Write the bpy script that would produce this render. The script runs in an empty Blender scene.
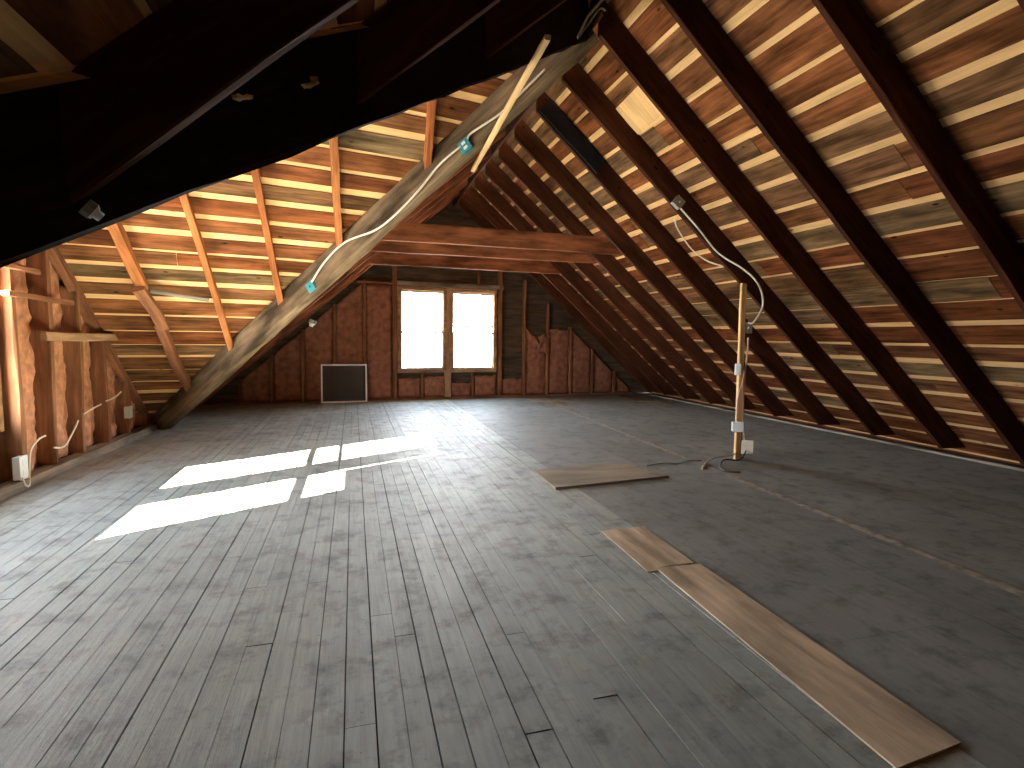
import bpy, math, random
from mathutils import Vector, Matrix, noise
C = bpy.context.scene.collection
S = bpy.context.scene
rnd = random.Random(7)

# ------------------------------------------------------------------ camera, world, sun, exposure
right = Vector((0.9609, -0.2766, 0.0140)); fwd = Vector((0.2767, 0.9573, -0.0852))
right.normalize(); fwd.normalize(); upv = right.cross(fwd).normalized(); right = fwd.cross(upv).normalized()
cd = bpy.data.cameras.new('camera'); cam = bpy.data.objects.new('camera', cd); C.objects.link(cam)
cam.matrix_world = Matrix(((right.x, upv.x, -fwd.x, 0), (right.y, upv.y, -fwd.y, 0), (right.z, upv.z, -fwd.z, 1.4), (0, 0, 0, 1)))
cd.sensor_width = 36; cd.lens = 550 * 36 / 1024; cd.clip_start = 0.02
S.camera = cam
S.view_settings.view_transform = 'Standard'; S.view_settings.look = 'None'
S.view_settings.gamma = 1.0; S.view_settings.use_curve_mapping = False
S.view_settings.exposure = 1.42
w = bpy.data.worlds.new('sky'); S.world = w; w.use_nodes = True
wn = w.node_tree.nodes; wl = w.node_tree.links; bg = wn['Background']; bg.inputs[1].default_value = 1.0
wt = wn.new('ShaderNodeTexCoord'); wx = wn.new('ShaderNodeSeparateXYZ'); wr = wn.new('ShaderNodeValToRGB'); wm = wn.new('ShaderNodeMapRange')
wl.new(wt.outputs['Generated'], wx.inputs[0]); wl.new(wx.outputs[2], wm.inputs[0]); wm.inputs[1].default_value = -1; wm.inputs[2].default_value = 1
wl.new(wm.outputs[0], wr.inputs[0]); E = wr.color_ramp.elements
def sky(el, p, v, c): el.position = p; el.color = (c[0] * v / 40, c[1] * v / 40, c[2] * v / 40, 1)   # hazy white horizon, darker zenith, sunlit ground
sky(E[0], 0.0, 20, (1.0, .93, .80)); sky(E[1], 1.0, 7, (.62, .80, 1.0))
for p, v, c in ((.485, 26, (1.0, .94, .84)), (.51, 40, (.95, .97, 1.0)), (.58, 34, (.92, .96, 1.0)), (.68, 16, (.80, .90, 1.0)), (.80, 9, (.7, .85, 1.0))): sky(E.new(p), p, v, c)
wv = wn.new('ShaderNodeVectorMath'); wv.operation = 'SCALE'; wv.inputs['Scale'].default_value = 40 * .85
wl.new(wr.outputs[0], wv.inputs[0]); wl.new(wv.outputs[0], bg.inputs[0])
sd = bpy.data.lights.new('sun', 'SUN'); sd.energy = 190; sd.angle = 0.006; sd.color = (1.0, 0.86, 0.66)
so = bpy.data.objects.new('sun', sd); C.objects.link(so)
SUN = Vector((1.0, 0.56, -0.49)).normalized()
so.rotation_euler = SUN.to_track_quat('-Z', 'Y').to_euler()
S.cycles.max_bounces = 10; S.cycles.diffuse_bounces = 7; S.cycles.glossy_bounces = 4; S.cycles.transparent_max_bounces = 12
S.cycles.sample_clamp_indirect = 12

# ------------------------------------------------------------------ materials
def nodes(name):
    m = bpy.data.materials.new(name); m.use_nodes = True
    return m, m.node_tree.nodes, m.node_tree.links, m.node_tree.nodes['Principled BSDF']

def wood(name, cols, rough=0.75, grain=1.0, island=True, scale=1.0, bump=0.25, blotch=0.35, spec=0.04, knots=True):
    """cols: list of colours chosen per board (or per object), grain along local X."""
    m, n, l, b = nodes(name)
    tc = n.new('ShaderNodeTexCoord'); mp = n.new('ShaderNodeMapping'); mp.inputs['Scale'].default_value = (1.3 * scale, 22 * scale, 22 * scale)
    l.new(tc.outputs['Object'], mp.inputs[0])
    geo = n.new('ShaderNodeNewGeometry'); oi = n.new('ShaderNodeObjectInfo')
    r = geo.outputs['Random Per Island'] if island else oi.outputs['Random']
    off = n.new('ShaderNodeVectorMath'); off.operation = 'ADD'
    comb = n.new('ShaderNodeCombineXYZ'); mu = n.new('ShaderNodeMath'); mu.operation = 'MULTIPLY'; mu.inputs[1].default_value = 37.0
    l.new(r, mu.inputs[0]); l.new(mu.outputs[0], comb.inputs[0]); l.new(mu.outputs[0], comb.inputs[1])
    l.new(mp.outputs[0], off.inputs[0]); l.new(comb.outputs[0], off.inputs[1])
    ns = n.new('ShaderNodeTexNoise'); ns.inputs['Scale'].default_value = 1.0; ns.inputs['Detail'].default_value = 6; ns.inputs['Roughness'].default_value = 0.65
    ns.inputs['Distortion'].default_value = 0.6
    l.new(off.outputs[0], ns.inputs['Vector'])
    n2 = n.new('ShaderNodeTexNoise'); n2.inputs['Scale'].default_value = 3.0 * scale; n2.inputs['Detail'].default_value = 5
    mp2 = n.new('ShaderNodeMapping'); mp2.inputs['Scale'].default_value = (0.6, 2.2, 2.2); l.new(tc.outputs['Object'], mp2.inputs[0])
    o2 = n.new('ShaderNodeVectorMath'); o2.operation = 'ADD'; l.new(mp2.outputs[0], o2.inputs[0]); l.new(comb.outputs[0], o2.inputs[1]); l.new(o2.outputs[0], n2.inputs['Vector'])
    cr = n.new('ShaderNodeValToRGB'); cr.color_ramp.interpolation = 'LINEAR'
    e = cr.color_ramp.elements
    while len(e) > 1: e.remove(e[0])
    for i, c in enumerate(cols):
        p = i / max(1, len(cols) - 1)
        if i == 0: e[0].position = 0; e[0].color = (*c, 1)
        else:
            q = e.new(p); q.color = (*c, 1)
    l.new(r, cr.inputs[0])
    dk = n.new('ShaderNodeMix'); dk.data_type = 'RGBA'; dk.blend_type = 'MULTIPLY'; dk.inputs[0].default_value = 1
    g = n.new('ShaderNodeValToRGB'); g.color_ramp.elements[0].position = 0.32; g.color_ramp.elements[0].color = (1 - 0.62 * grain,) * 3 + (1,)
    g.color_ramp.elements[1].position = 0.62; g.color_ramp.elements[1].color = (1 + 0.12 * grain,) * 3 + (1,)
    l.new(ns.outputs[0], g.inputs[0]); l.new(cr.outputs[0], dk.inputs[6]); l.new(g.outputs[0], dk.inputs[7])
    bl = n.new('ShaderNodeMix'); bl.data_type = 'RGBA'; bl.blend_type = 'MULTIPLY'; bl.inputs[0].default_value = 1
    g2 = n.new('ShaderNodeValToRGB'); g2.color_ramp.elements[0].position = 0.35; g2.color_ramp.elements[0].color = (1 - blotch,) * 3 + (1,)
    g2.color_ramp.elements[1].position = 0.65; g2.color_ramp.elements[1].color = (1 + blotch * .5,) * 3 + (1,)
    l.new(n2.outputs[0], g2.inputs[0]); l.new(dk.outputs[2], bl.inputs[6]); l.new(g2.outputs[0], bl.inputs[7])
    out = bl.outputs[2]
    if knots:
        vo = n.new('ShaderNodeTexVoronoi'); vo.inputs['Scale'].default_value = 2.6
        mp3 = n.new('ShaderNodeMapping'); mp3.inputs['Scale'].default_value = (1, 2.2, 2.2); l.new(tc.outputs['Object'], mp3.inputs[0]); l.new(mp3.outputs[0], vo.inputs['Vector'])
        kr = n.new('ShaderNodeValToRGB'); kr.color_ramp.elements[0].position = 0.045; kr.color_ramp.elements[0].color = (.25, .2, .18, 1)
        kr.color_ramp.elements[1].position = 0.10; kr.color_ramp.elements[1].color = (1, 1, 1, 1); l.new(vo.outputs['Distance'], kr.inputs[0])
        km = n.new('ShaderNodeMix'); km.data_type = 'RGBA'; km.blend_type = 'MULTIPLY'; km.inputs[0].default_value = 1
        l.new(out, km.inputs[6]); l.new(kr.outputs[0], km.inputs[7]); out = km.outputs[2]
    l.new(out, b.inputs['Base Color'])
    b.inputs['Roughness'].default_value = rough; b.inputs['Specular IOR Level'].default_value = spec
    bp = n.new('ShaderNodeBump'); bp.inputs['Strength'].default_value = bump; bp.inputs['Distance'].default_value = 0.01
    l.new(ns.outputs[0], bp.inputs['Height']); l.new(bp.outputs[0], b.inputs['Normal'])
    return m

def plain(name, col, rough=0.6, var=0.15, scale=12, bump=0.1, metal=0, spec=0.4):
    m, n, l, b = nodes(name)
    tc = n.new('ShaderNodeTexCoord'); ns = n.new('ShaderNodeTexNoise'); ns.inputs['Scale'].default_value = scale; ns.inputs['Detail'].default_value = 5
    l.new(tc.outputs['Object'], ns.inputs['Vector'])
    g = n.new('ShaderNodeValToRGB'); g.color_ramp.elements[0].position = .3; g.color_ramp.elements[1].position = .7
    g.color_ramp.elements[0].color = tuple(c * (1 - var) for c in col) + (1,); g.color_ramp.elements[1].color = tuple(min(1, c * (1 + var)) for c in col) + (1,)
    l.new(ns.outputs[0], g.inputs[0]); l.new(g.outputs[0], b.inputs['Base Color'])
    b.inputs['Roughness'].default_value = rough; b.inputs['Metallic'].default_value = metal; b.inputs['Specular IOR Level'].default_value = spec
    bp = n.new('ShaderNodeBump'); bp.inputs['Strength'].default_value = bump; bp.inputs['Distance'].default_value = 0.01
    l.new(ns.outputs[0], bp.inputs['Height']); l.new(bp.outputs[0], b.inputs['Normal'])
    return m

def painted_floor(name, base, worn, rough, island=True, bscale=1.0):
    m, n, l, b = nodes(name)
    tc = n.new('ShaderNodeTexCoord'); geo = n.new('ShaderNodeNewGeometry')
    def noi(sc, det=6, vec=(1, 1, 1), rg=.6):
        mp = n.new('ShaderNodeMapping'); mp.inputs['Scale'].default_value = vec; l.new(tc.outputs['Object'], mp.inputs[0])
        t = n.new('ShaderNodeTexNoise'); t.inputs['Scale'].default_value = sc; t.inputs['Detail'].default_value = det; t.inputs['Roughness'].default_value = rg
        l.new(mp.outputs[0], t.inputs['Vector']); return t.outputs[0]
    def ramp(v, p0, c0, p1, c1):
        g = n.new('ShaderNodeValToRGB'); g.color_ramp.elements[0].position = p0; g.color_ramp.elements[1].position = p1
        g.color_ramp.elements[0].color = (*c0, 1); g.color_ramp.elements[1].color = (*c1, 1); l.new(v, g.inputs[0]); return g.outputs[0]
    def mix(a, bb, t='MULTIPLY', f=1.0):
        x = n.new('ShaderNodeMix'); x.data_type = 'RGBA'; x.blend_type = t
        if isinstance(f, float): x.inputs[0].default_value = f
        else: l.new(f, x.inputs[0])
        l.new(a, x.inputs[6])
        if isinstance(bb, tuple): x.inputs[7].default_value = (*bb, 1)
        else: l.new(bb, x.inputs[7])
        return x.outputs[2]
    big = noi(0.9, 4); med = noi(5, 8, rg=.7); fine = noi(1.0, 6, (30, 2.0, 30), .7); sp = noi(40, 3)
    c = ramp(geo.outputs['Random Per Island'], 0, tuple(x * .93 for x in base), 1, tuple(x * 1.06 for x in base))
    c = mix(c, ramp(big, .35, (.8, .8, .8), .65, (1.1, 1.1, 1.1)))
    c = mix(c, ramp(med, .34, (.62, .61, .60), .50, (1.04, 1.04, 1.04)))
    c = mix(c, ramp(fine, .3, (.82, .82, .82), .6, (1.05, 1.05, 1.05)))
    wornf = ramp(noi(3.3, 9, rg=.75), .60, (0, 0, 0), .74, (1, 1, 1))
    c = mix(c, worn, 'MIX', wornf)
    c = mix(c, ramp(sp, .24, (.45, .43, .42), .31, (1, 1, 1)))
    l.new(c, b.inputs['Base Color'])
    rr = ramp(med, .3, (rough + .14,) * 3, .7, (rough - .06,) * 3); l.new(rr, b.inputs['Roughness'])
    b.inputs['Specular IOR Level'].default_value = .32
    ad = n.new('ShaderNodeMath'); ad.operation = 'ADD'; l.new(med, ad.inputs[0]); l.new(fine, ad.inputs[1])
    bp = n.new('ShaderNodeBump'); bp.inputs['Strength'].default_value = .35 * bscale; bp.inputs['Distance'].default_value = .012
    l.new(ad.outputs[0], bp.inputs['Height']); l.new(bp.outputs[0], b.inputs['Normal'])
    return m

M = {}
M['deck'] = wood('roof_boards', [(.27, .088, .03), (.17, .06, .024), (.30, .11, .04), (.18, .115, .055), (.25, .085, .03), (.25, .165, .085), (.19, .06, .024), (.28, .11, .045)], grain=.95, blotch=.55)
M['ply'] = wood('new_plywood', [(.86, .52, .22), (.92, .60, .29)], grain=.35, blotch=.12, bump=.1, knots=True)
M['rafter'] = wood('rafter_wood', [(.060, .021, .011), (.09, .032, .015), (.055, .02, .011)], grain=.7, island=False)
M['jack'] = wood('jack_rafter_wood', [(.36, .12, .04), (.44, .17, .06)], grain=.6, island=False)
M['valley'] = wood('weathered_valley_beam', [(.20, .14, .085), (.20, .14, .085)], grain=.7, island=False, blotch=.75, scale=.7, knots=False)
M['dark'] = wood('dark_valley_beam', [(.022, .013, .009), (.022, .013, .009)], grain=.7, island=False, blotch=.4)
M['tie'] = wood('collar_tie_wood', [(.26, .09, .04), (.30, .11, .05)], grain=.6, island=False, blotch=.6)
M['stud'] = wood('stud_wood', [(.24, .10, .05), (.32, .15, .075), (.26, .11, .055)], grain=.6, island=False)
M['pale'] = wood('pale_pine', [(.72, .46, .21), (.80, .55, .28)], grain=.4, island=False, blotch=.15, bump=.1)
M['plate'] = wood('dusty_plate', [(.26, .21, .16), (.30, .25, .20)], grain=.5, island=False, blotch=.5)
M['sheath'] = wood('wall_sheathing', [(.10, .07, .045), (.13, .09, .055), (.085, .065, .045)], grain=.7)
M['casing'] = wood('window_casing_wood', [(.38, .22, .12), (.44, .27, .15)], grain=.5, island=False)
M['insul'] = plain('paper_insulation', (.30, .125, .07), .85, .35, 9, .5)
M['insul2'] = plain('orange_insulation', (.46, .20, .10), .85, .4, 11, .6)
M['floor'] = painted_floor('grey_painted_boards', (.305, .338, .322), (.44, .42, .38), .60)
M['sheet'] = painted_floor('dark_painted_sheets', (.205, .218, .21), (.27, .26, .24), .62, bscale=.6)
M['void'] = plain('dark_gap', (.02, .018, .016), .95, .1)
M['particle'] = wood('plywood_sheet', [(.52, .41, .29), (.58, .46, .33)], grain=.35, blotch=.45, island=False, rough=.65, knots=False)
M['oldply'] = wood('dusty_plywood_sheet', [(.30, .26, .20), (.33, .29, .22)], grain=.3, blotch=.3, island=False, knots=False)
M['seam'] = plain('dusty_seam_filler', (.24, .215, .185), .8, .5, 14, .5)
M['blue'] = plain('blue_plastic_box', (.03, .24, .28), .4, .05)
M['white'] = plain('white_plastic', (.72, .74, .72), .4, .04)
M['cream'] = plain('cream_cable_sheath', (.74, .68, .55), .5, .08)
M['tancable'] = plain('tan_cable_sheath', (.55, .38, .24), .5, .08)
M['greycable'] = plain('grey_cable_sheath', (.42, .40, .37), .5, .08)
M['metal'] = plain('galvanised_box', (.30, .29, .26), .45, .3, 20, .1, .7)
M['black'] = plain('black_part', (.02, .02, .02), .4, .1)
M['tar'] = wood('blackened_board', [(.018, .018, .02), (.02, .02, .02)], grain=.3, island=False, rough=.4)
M['alu'] = plain('white_aluminium', (.85, .84, .80), .4, .03)
M['shade'] = plain('roller_shade_cloth', (.5, .45, .35), .9, .1)
M['sash'] = plain('painted_sash', (.34, .31, .25), .5, .1)
def glass():
    m, n, l, b = nodes('window_glass'); n.remove(b)
    t = n.new('ShaderNodeBsdfTransparent'); g = n.new('ShaderNodeBsdfGlossy'); g.inputs['Roughness'].default_value = .03
    mx = n.new('ShaderNodeMixShader'); mx.inputs[0].default_value = .06
    l.new(t.outputs[0], mx.inputs[1]); l.new(g.outputs[0], mx.inputs[2]); l.new(mx.outputs[0], n['Material Output'].inputs[0]); return m
M['glass'] = glass()
def mesh_screen():
    m, n, l, b = nodes('insect_mesh'); b.inputs['Base Color'].default_value = (.07, .06, .05, 1); b.inputs['Roughness'].default_value = .7
    t = n.new('ShaderNodeBsdfTransparent'); mx = n.new('ShaderNodeMixShader'); mx.inputs[0].default_value = .62
    l.new(t.outputs[0], mx.inputs[1]); l.new(b.outputs[0], mx.inputs[2]); l.new(mx.outputs[0], n['Material Output'].inputs[0]); return m
M['screen'] = mesh_screen()

# ------------------------------------------------------------------ helpers
class MB:
    def __init__(s): s.v = []; s.f = []; s.mi = []
    def add(s, vs, fs, mi=0):
        k = len(s.v); s.v += [Vector(p) for p in vs]; s.f += [tuple(i + k for i in f) for f in fs]; s.mi += [mi] * len(fs)
    def box(s, lo, hi, mi=0):
        x0, y0, z0 = lo; x1, y1, z1 = hi
        s.add([(x0, y0, z0), (x1, y0, z0), (x1, y1, z0), (x0, y1, z0), (x0, y0, z1), (x1, y0, z1), (x1, y1, z1), (x0, y1, z1)],
              [(0, 3, 2, 1), (4, 5, 6, 7), (0, 1, 5, 4), (1, 2, 6, 5), (2, 3, 7, 6), (3, 0, 4, 7)], mi)
    def prism(s, pts, off, mi=0):
        """polygon pts (world) extruded by vector off"""
        n = len(pts); off = Vector(off)
        s.add([Vector(p) for p in pts] + [Vector(p) + off for p in pts],
              [tuple(range(n - 1, -1, -1)), tuple(range(n, 2 * n))] + [(i, (i + 1) % n, n + (i + 1) % n, n + i) for i in range(n)], mi)
    def build(s, name, mat, parent=None, mw=None, smooth=False):
        me = bpy.data.meshes.new(name)
        mw = mw or Matrix.Identity(4)
        inv = mw.inverted()
        me.from_pydata([inv @ p for p in s.v], [], s.f)
        for mm in (mat if isinstance(mat, (list, tuple)) else [mat]): me.materials.append(mm)
        for p, i in zip(me.polygons, s.mi): p.material_index = i; p.use_smooth = smooth
        me.update()
        o = bpy.data.objects.new(name, me); C.objects.link(o)
        if parent:
            o.parent = parent; o.matrix_local = parent.matrix_world.inverted() @ mw if parent.matrix_world != Matrix.Identity(4) else mw
            o.matrix_basis = parent.matrix_basis.inverted() @ mw
        else: o.matrix_basis = mw
        return o

def tag(o, label=None, cat=None, group=None, kind=None):
    if label: o['label'] = label
    if cat: o['category'] = cat
    if group: o['group'] = group
    if kind: o['kind'] = kind
    return o
def empty(name, loc, label=None, cat=None, group=None, kind=None):
    o = bpy.data.objects.new(name, None); C.objects.link(o); o.matrix_basis = Matrix.Translation(loc); o.empty_display_size = .1
    return tag(o, label, cat, group, kind)

def frame(x, z, origin):
    x = Vector(x).normalized(); z = Vector(z); z = (z - x * z.dot(x)).normalized(); y = z.cross(x)
    return Matrix(((x.x, y.x, z.x, origin[0]), (x.y, y.y, z.y, origin[1]), (x.z, y.z, z.z, origin[2]), (0, 0, 0, 1)))

def beam(name, p0, p1, wd, dp, up, mat, parent=None, jit=.003, ch=.006, sh0=0, sh1=0, seg=.35, seed=None, zoff=0):
    """timber from p0 to p1; wd across, dp along 'up'; zoff moves the section along up; sh0/sh1 shear the end cuts"""
    p0 = Vector(p0); p1 = Vector(p1); mw = frame(p1 - p0, up, p0); L = (p1 - p0).length
    r = random.Random(seed if seed is not None else hash((round(p0.x, 2), round(p0.y, 2), round(p0.z, 2))) & 0xffff)
    n = max(1, int(L / seg)); a = wd / 2; b = dp / 2
    sec = [(-a + ch, -b), (a - ch, -b), (a, -b + ch), (a, b - ch), (a - ch, b), (-a + ch, b), (-a, b - ch), (-a, -b + ch)]
    m = MB(); vs = []; bow = [0, 0]
    ph = r.random() * 6; ph2 = r.random() * 6
    for i in range(n + 1):
        t = i / n; x = L * t
        by = jit * 1.6 * math.sin(ph + t * 5) ; bz = jit * 1.2 * math.sin(ph2 + t * 4)
        for (y, z) in sec:
            sx = z * (sh0 * (1 - t) if t < 1 else 0) + z * (sh1 * t) if (i in (0, n)) else z * (sh0 * (1 - t) + sh1 * t)
            vs.append(mw @ Vector((x + sx, y + by + r.uniform(-jit, jit), z + zoff + bz + r.uniform(-jit, jit))))
    fs = [tuple(range(7, -1, -1)), tuple(range(n * 8, n * 8 + 8))]
    for i in range(n):
        for k in range(8):
            q = (k + 1) % 8; fs.append((i * 8 + k, i * 8 + q, (i + 1) * 8 + q, (i + 1) * 8 + k))
    m.add(vs, fs)
    return m.build(name, mat, parent, mw)

def tube(m, pts, r, k=8, mi=0, sub=6):
    P = [Vector(p) for p in pts]
    if len(P) > 2:
        Q = []
        for i in range(len(P) - 1):
            a = P[max(i - 1, 0)]; b = P[i]; c = P[i + 1]; d = P[min(i + 2, len(P) - 1)]
            for j in range(sub):
                t = j / sub
                Q.append(.5 * ((2 * b) + (c - a) * t + (2 * a - 5 * b + 4 * c - d) * t * t + (3 * b - a - 3 * c + d) * t ** 3))
        Q.append(P[-1]); P = Q
    vs = []; N = len(P); pu = None
    for i, p in enumerate(P):
        d = (P[min(i + 1, N - 1)] - P[max(i - 1, 0)]).normalized()
        u = pu if pu is not None else (Vector((0, 0, 1)) if abs(d.z) < .9 else Vector((1, 0, 0)))
        u = (u - d * u.dot(d)).normalized(); pu = u; v = d.cross(u)
        for q in range(k):
            a = 2 * math.pi * q / k; vs.append(p + (u * math.cos(a) + v * math.sin(a)) * r)
    fs = [tuple(range(k - 1, -1, -1)), tuple(range((N - 1) * k, N * k))]
    for i in range(N - 1):
        for q in range(k):
            z = (q + 1) % k; fs.append((i * k + q, i * k + z, (i + 1) * k + z, (i + 1) * k + q))
    m.add(vs, fs, mi)
def cable(name, pts, r, mat, label, group=None, cat='cable'):
    m = MB(); tube(m, pts, r); return tag(m.build(name, mat, smooth=True), label, cat, group)

# ------------------------------------------------------------------ roof geometry
K = 0.869; XE = 7.1; XW = -2.8; XR = 2.15; ZR = 4.30
nR = Vector((.656, 0, .755)); nL = Vector((-.656, 0, .755)); DR = .26   # rafter depth
farV = lambda x: 9.13 - .835 * (x - XW)         # far valley in plan
nearV = lambda x: -.3 + 1.071 * (x - XW)        # near valley in plan
WK = .84
wingN = Vector((-WK * .2, WK, 1)).normalized(); wingT = Vector((1, .2, 0)).normalized()
zw = lambda x, y: WK * (9.13 + .2 * (x - XW) - y)
WD = .11
LT = wingT

def deck(name, mw, rows, back, mat=M['deck'], seed=1, recess=.010):
    """rows: list of (v0, v1, umin(v), umax(v)); local x along boards, local y down the slope, local z outwards"""
    r = random.Random(seed); m = MB()
    for (v0, v1, lo, hi) in rows:
        cuts = []; a = min(lo(v0), lo(v1)); bmax = max(hi(v0), hi(v1)); x = a + r.uniform(1.0, 4.5)
        while x < bmax - .6: cuts.append(x); x += r.uniform(2.2, 4.8)
        seq = [None] + cuts + [None]
        for i in range(len(seq) - 1):
            x00 = lo(v0) if seq[i] is None else max(seq[i] + .003, lo(v0)); x01 = lo(v1) if seq[i] is None else max(seq[i] + .003, lo(v1))
            x10 = hi(v0) if seq[i + 1] is None else min(seq[i + 1] - .003, hi(v0)); x11 = hi(v1) if seq[i + 1] is None else min(seq[i + 1] - .003, hi(v1))
            if x10 - x00 < .02 and x11 - x01 < .02: continue
            x10 = max(x10, x00); x11 = max(x11, x01)
            dz = r.uniform(-.001, .002); j0 = r.uniform(-.006, .006); j1 = r.uniform(-.006, .006)
            nseg = max(1, int(max(x10 - x00, x11 - x01) / .5)); vs = []
            for q in range(nseg + 1):
                t = q / nseg; w0 = r.uniform(-.004, .004); w1 = r.uniform(-.004, .004)
                A = (x00 + (x10 - x00) * t, v0 + j0 + w0); B = (x01 + (x11 - x01) * t, v1 + j1 + w1)
                for zz in (dz, recess + .004):
                    vs.append(mw @ Vector((A[0], A[1], zz))); vs.append(mw @ Vector((B[0], B[1], zz)))
            fs = [(0, 1, 3, 2), (nseg * 4, nseg * 4 + 2, nseg * 4 + 3, nseg * 4 + 1)]
            for q in range(nseg):
                k = q * 4; fs += [(k, k + 4, k + 5, k + 1), (k + 2, k + 3, k + 7, k + 6), (k, k + 2, k + 6, k + 4), (k + 1, k + 5, k + 7, k + 3)]
            m.add(vs, fs, 0)
    # plywood skin behind the gaps
    P = [mw @ Vector((p[0], p[1], recess)) for p in back]
    m.prism(P, (mw.to_3x3() @ Vector((0, 0, 1))) * .06, 1)
    o = m.build(name, [mat, M['ply']], None, mw); tag(o, kind='structure'); return o

def board_rows(v0, v1, pitch=.30, seed=3):
    r = random.Random(seed); out = []; v = v0
    while v < v1:
        g = r.choice([.02, .035, .055, .08, .085, .06, .075, .045, .065]); p = pitch * r.uniform(.93, 1.07)
        out.append((v, min(v + p - g, v1))); v += p
    return out
SL = (XE - XR) / .755
# right slope: local x = +Y, local y = down slope
o0 = Vector((XR, 0, ZR)) + nR * DR
mwR = Matrix(((0, .755, .656, o0.x), (1, 0, 0, 0), (0, -.656, .755, o0.z), (0, 0, 0, 1)))
rowsR = [(a, b, lambda v: -3.1, lambda v: 12.95) for a, b in board_rows(-.32, SL + .45, .30, 5)]
rowsR = [rw for i, rw in enumerate(rowsR)]
deck('ceiling_right', mwR, rowsR, [(-3.2, -.36), (13.2, -.36), (13.2, SL + .6), (-3.2, SL + .6)], seed=11)
# left main slope, two pieces split by the cross wing
DF = .1095                    # shallower rafters behind the weathered beam
oL = Vector((XR, 0, ZR)) + nL * DR
oF = Vector((XR, 0, ZR)) + nL * DF
mwF = Matrix(((0, -.755, -.656, oF.x), (1, 0, 0, 0), (0, -.656, .755, oF.z), (0, 0, 0, 1)))
mwL = Matrix(((0, -.755, -.656, oL.x), (1, 0, 0, 0), (0, -.656, .755, oL.z), (0, 0, 0, 1)))
xl = lambda v: XR - .755 * v - .656 * DR
xf = lambda v: XR - .755 * v - .656 * DF
farD = lambda v: farV(xf(v))
rowsL = [(a, b, lambda v: farD(v) - .01, lambda v: 12.95) for a, b in board_rows(-.22, SL + .3, .30, 8)]
deck('ceiling_left_far', mwF, rowsL, [(farD(-.22) - .02, -.22), (13.1, -.22), (13.1, SL + .5), (farD(SL + .5) - .02, SL + .5)], seed=21)
rowsN = [(a, b, lambda v: -3.1, lambda v: max(-3.05, nearV(xl(v)) + .03)) for a, b in board_rows(-.24, SL + .3, .30, 9)]
deck('ceiling_left_near', mwL, rowsN, [(-3.1, -.24), (nearV(xl(-.24)) + .05, -.24), (nearV(xl(SL + .5)) + .05, SL + .5), (-3.1, SL + .5)], seed=31)
# wing slopes
dW = Vector((wingT.y, -wingT.x, 0)); dn = wingN.cross(wingT).normalized()
if dn.z > 0: dn = -dn
ridgeW = Vector((XR, 5.0, ZR)); oW = ridgeW + wingN * WD
mwW = Matrix(((-wingT.x, dn.x, wingN.x, oW.x), (-wingT.y, dn.y, wingN.y, oW.y), (-wingT.z, dn.z, wingN.z, oW.z), (0, 0, 0, 1)))
# along -wingT from ridge corner; at slope distance v the valley is at u = uv(v)
dnz = -dn.z
def valU(v, far=True):
    p = oW + dn * v; x = XW + (p.z - .145) / K
    return (Vector((x, farV(x), p.z)) - oW).dot(-wingT) - .03
def wallU(v):
    p = ridgeW + dn * v; return (p.x - (-3.15)) / wingT.x
SW = ZR / dnz
rowsW = [(a, b, lambda v: valU(v), lambda v: wallU(v)) for a, b in board_rows(-.10, SW + .25, .262, 14)]
deck('ceiling_wing_far', mwW, rowsW, [(valU(-.34), -.34), (wallU(-.34), -.34), (wallU(SW + .3), SW + .3), (valU(SW + .3), SW + .3)], seed=41)
# near wing slope
wn2 = Vector((.202, -1, 1)).normalized(); dn2 = wn2.cross(wingT).normalized()
if dn2.z > 0: dn2 = -dn2
oW2 = ridgeW + wn2 * .24
mwW2 = Matrix(((-wingT.x, dn2.x, wn2.x, oW2.x), (-wingT.y, dn2.y, wn2.y, oW2.y), (-wingT.z, dn2.z, wn2.z, oW2.z), (0, 0, 0, 1)))
d2z = -dn2.z; SW2 = ZR / d2z
def valU2(v):
    p = oW2 + dn2 * v; x = XW + (p.z - .345) / K
    return (Vector((x, nearV(x), p.z)) - oW2).dot(-wingT) - .02
def wallU2(v): p = ridgeW + dn2 * v; return (p.x + 3.15) / wingT.x
rowsW2 = [(a, b, valU2, wallU2) for a, b in board_rows(-.20, SW2 + .25, .28, 15)]
deck('ceiling_wing_near', mwW2, rowsW2, [(valU2(-.24), -.24), (wallU2(-.24), -.24), (wallU2(SW2 + .3), SW2 + .3), (valU2(SW2 + .3), SW2 + .3)], seed=51)

# ------------------------------------------------------------------ rafters
ORD = ['first', 'second', 'third', 'fourth', 'fifth', 'sixth', 'seventh', 'eighth', 'ninth', 'tenth', 'eleventh', 'twelfth', 'thirteenth', 'fourteenth', 'fifteenth']
RY = [2.2, 3.13, 4.12, 5.0, 5.93, 6.85, 7.8, 8.7, 9.6, 10.5, 11.35, 12.05]
vis = RY[1:]
for i, y in enumerate(RY):
    a = Vector((XR + .01, y, ZR)); b = Vector((XE, y, 0.0))
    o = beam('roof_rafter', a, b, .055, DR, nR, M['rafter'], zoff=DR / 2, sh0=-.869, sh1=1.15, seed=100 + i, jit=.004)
    if i == 0: lab = 'long brown rafter on the wiring post slope, the one closest to the camera'
    elif i == 4: lab = 'long rafter that carries the metal box and white cable above the wiring post'
    elif i == 5: lab = 'long rafter beyond the metal box one, black board fixed at its top'
    elif i == 6: lab = 'long rafter on the wiring post side meeting the end of the first collar tie'
    elif i < 4: lab = 'long dark rafter of the wiring post slope, %s nearer than the metal box rafter' % {1: 'three', 2: 'two', 3: 'one'}[i]
    else: lab = 'long rafter of the wiring post slope, %s from the windowed gable wall' % ORD[len(RY) - 1 - i]
    tag(o, lab, 'rafter', 'rafters on the long slope above the wiring post')
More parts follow.
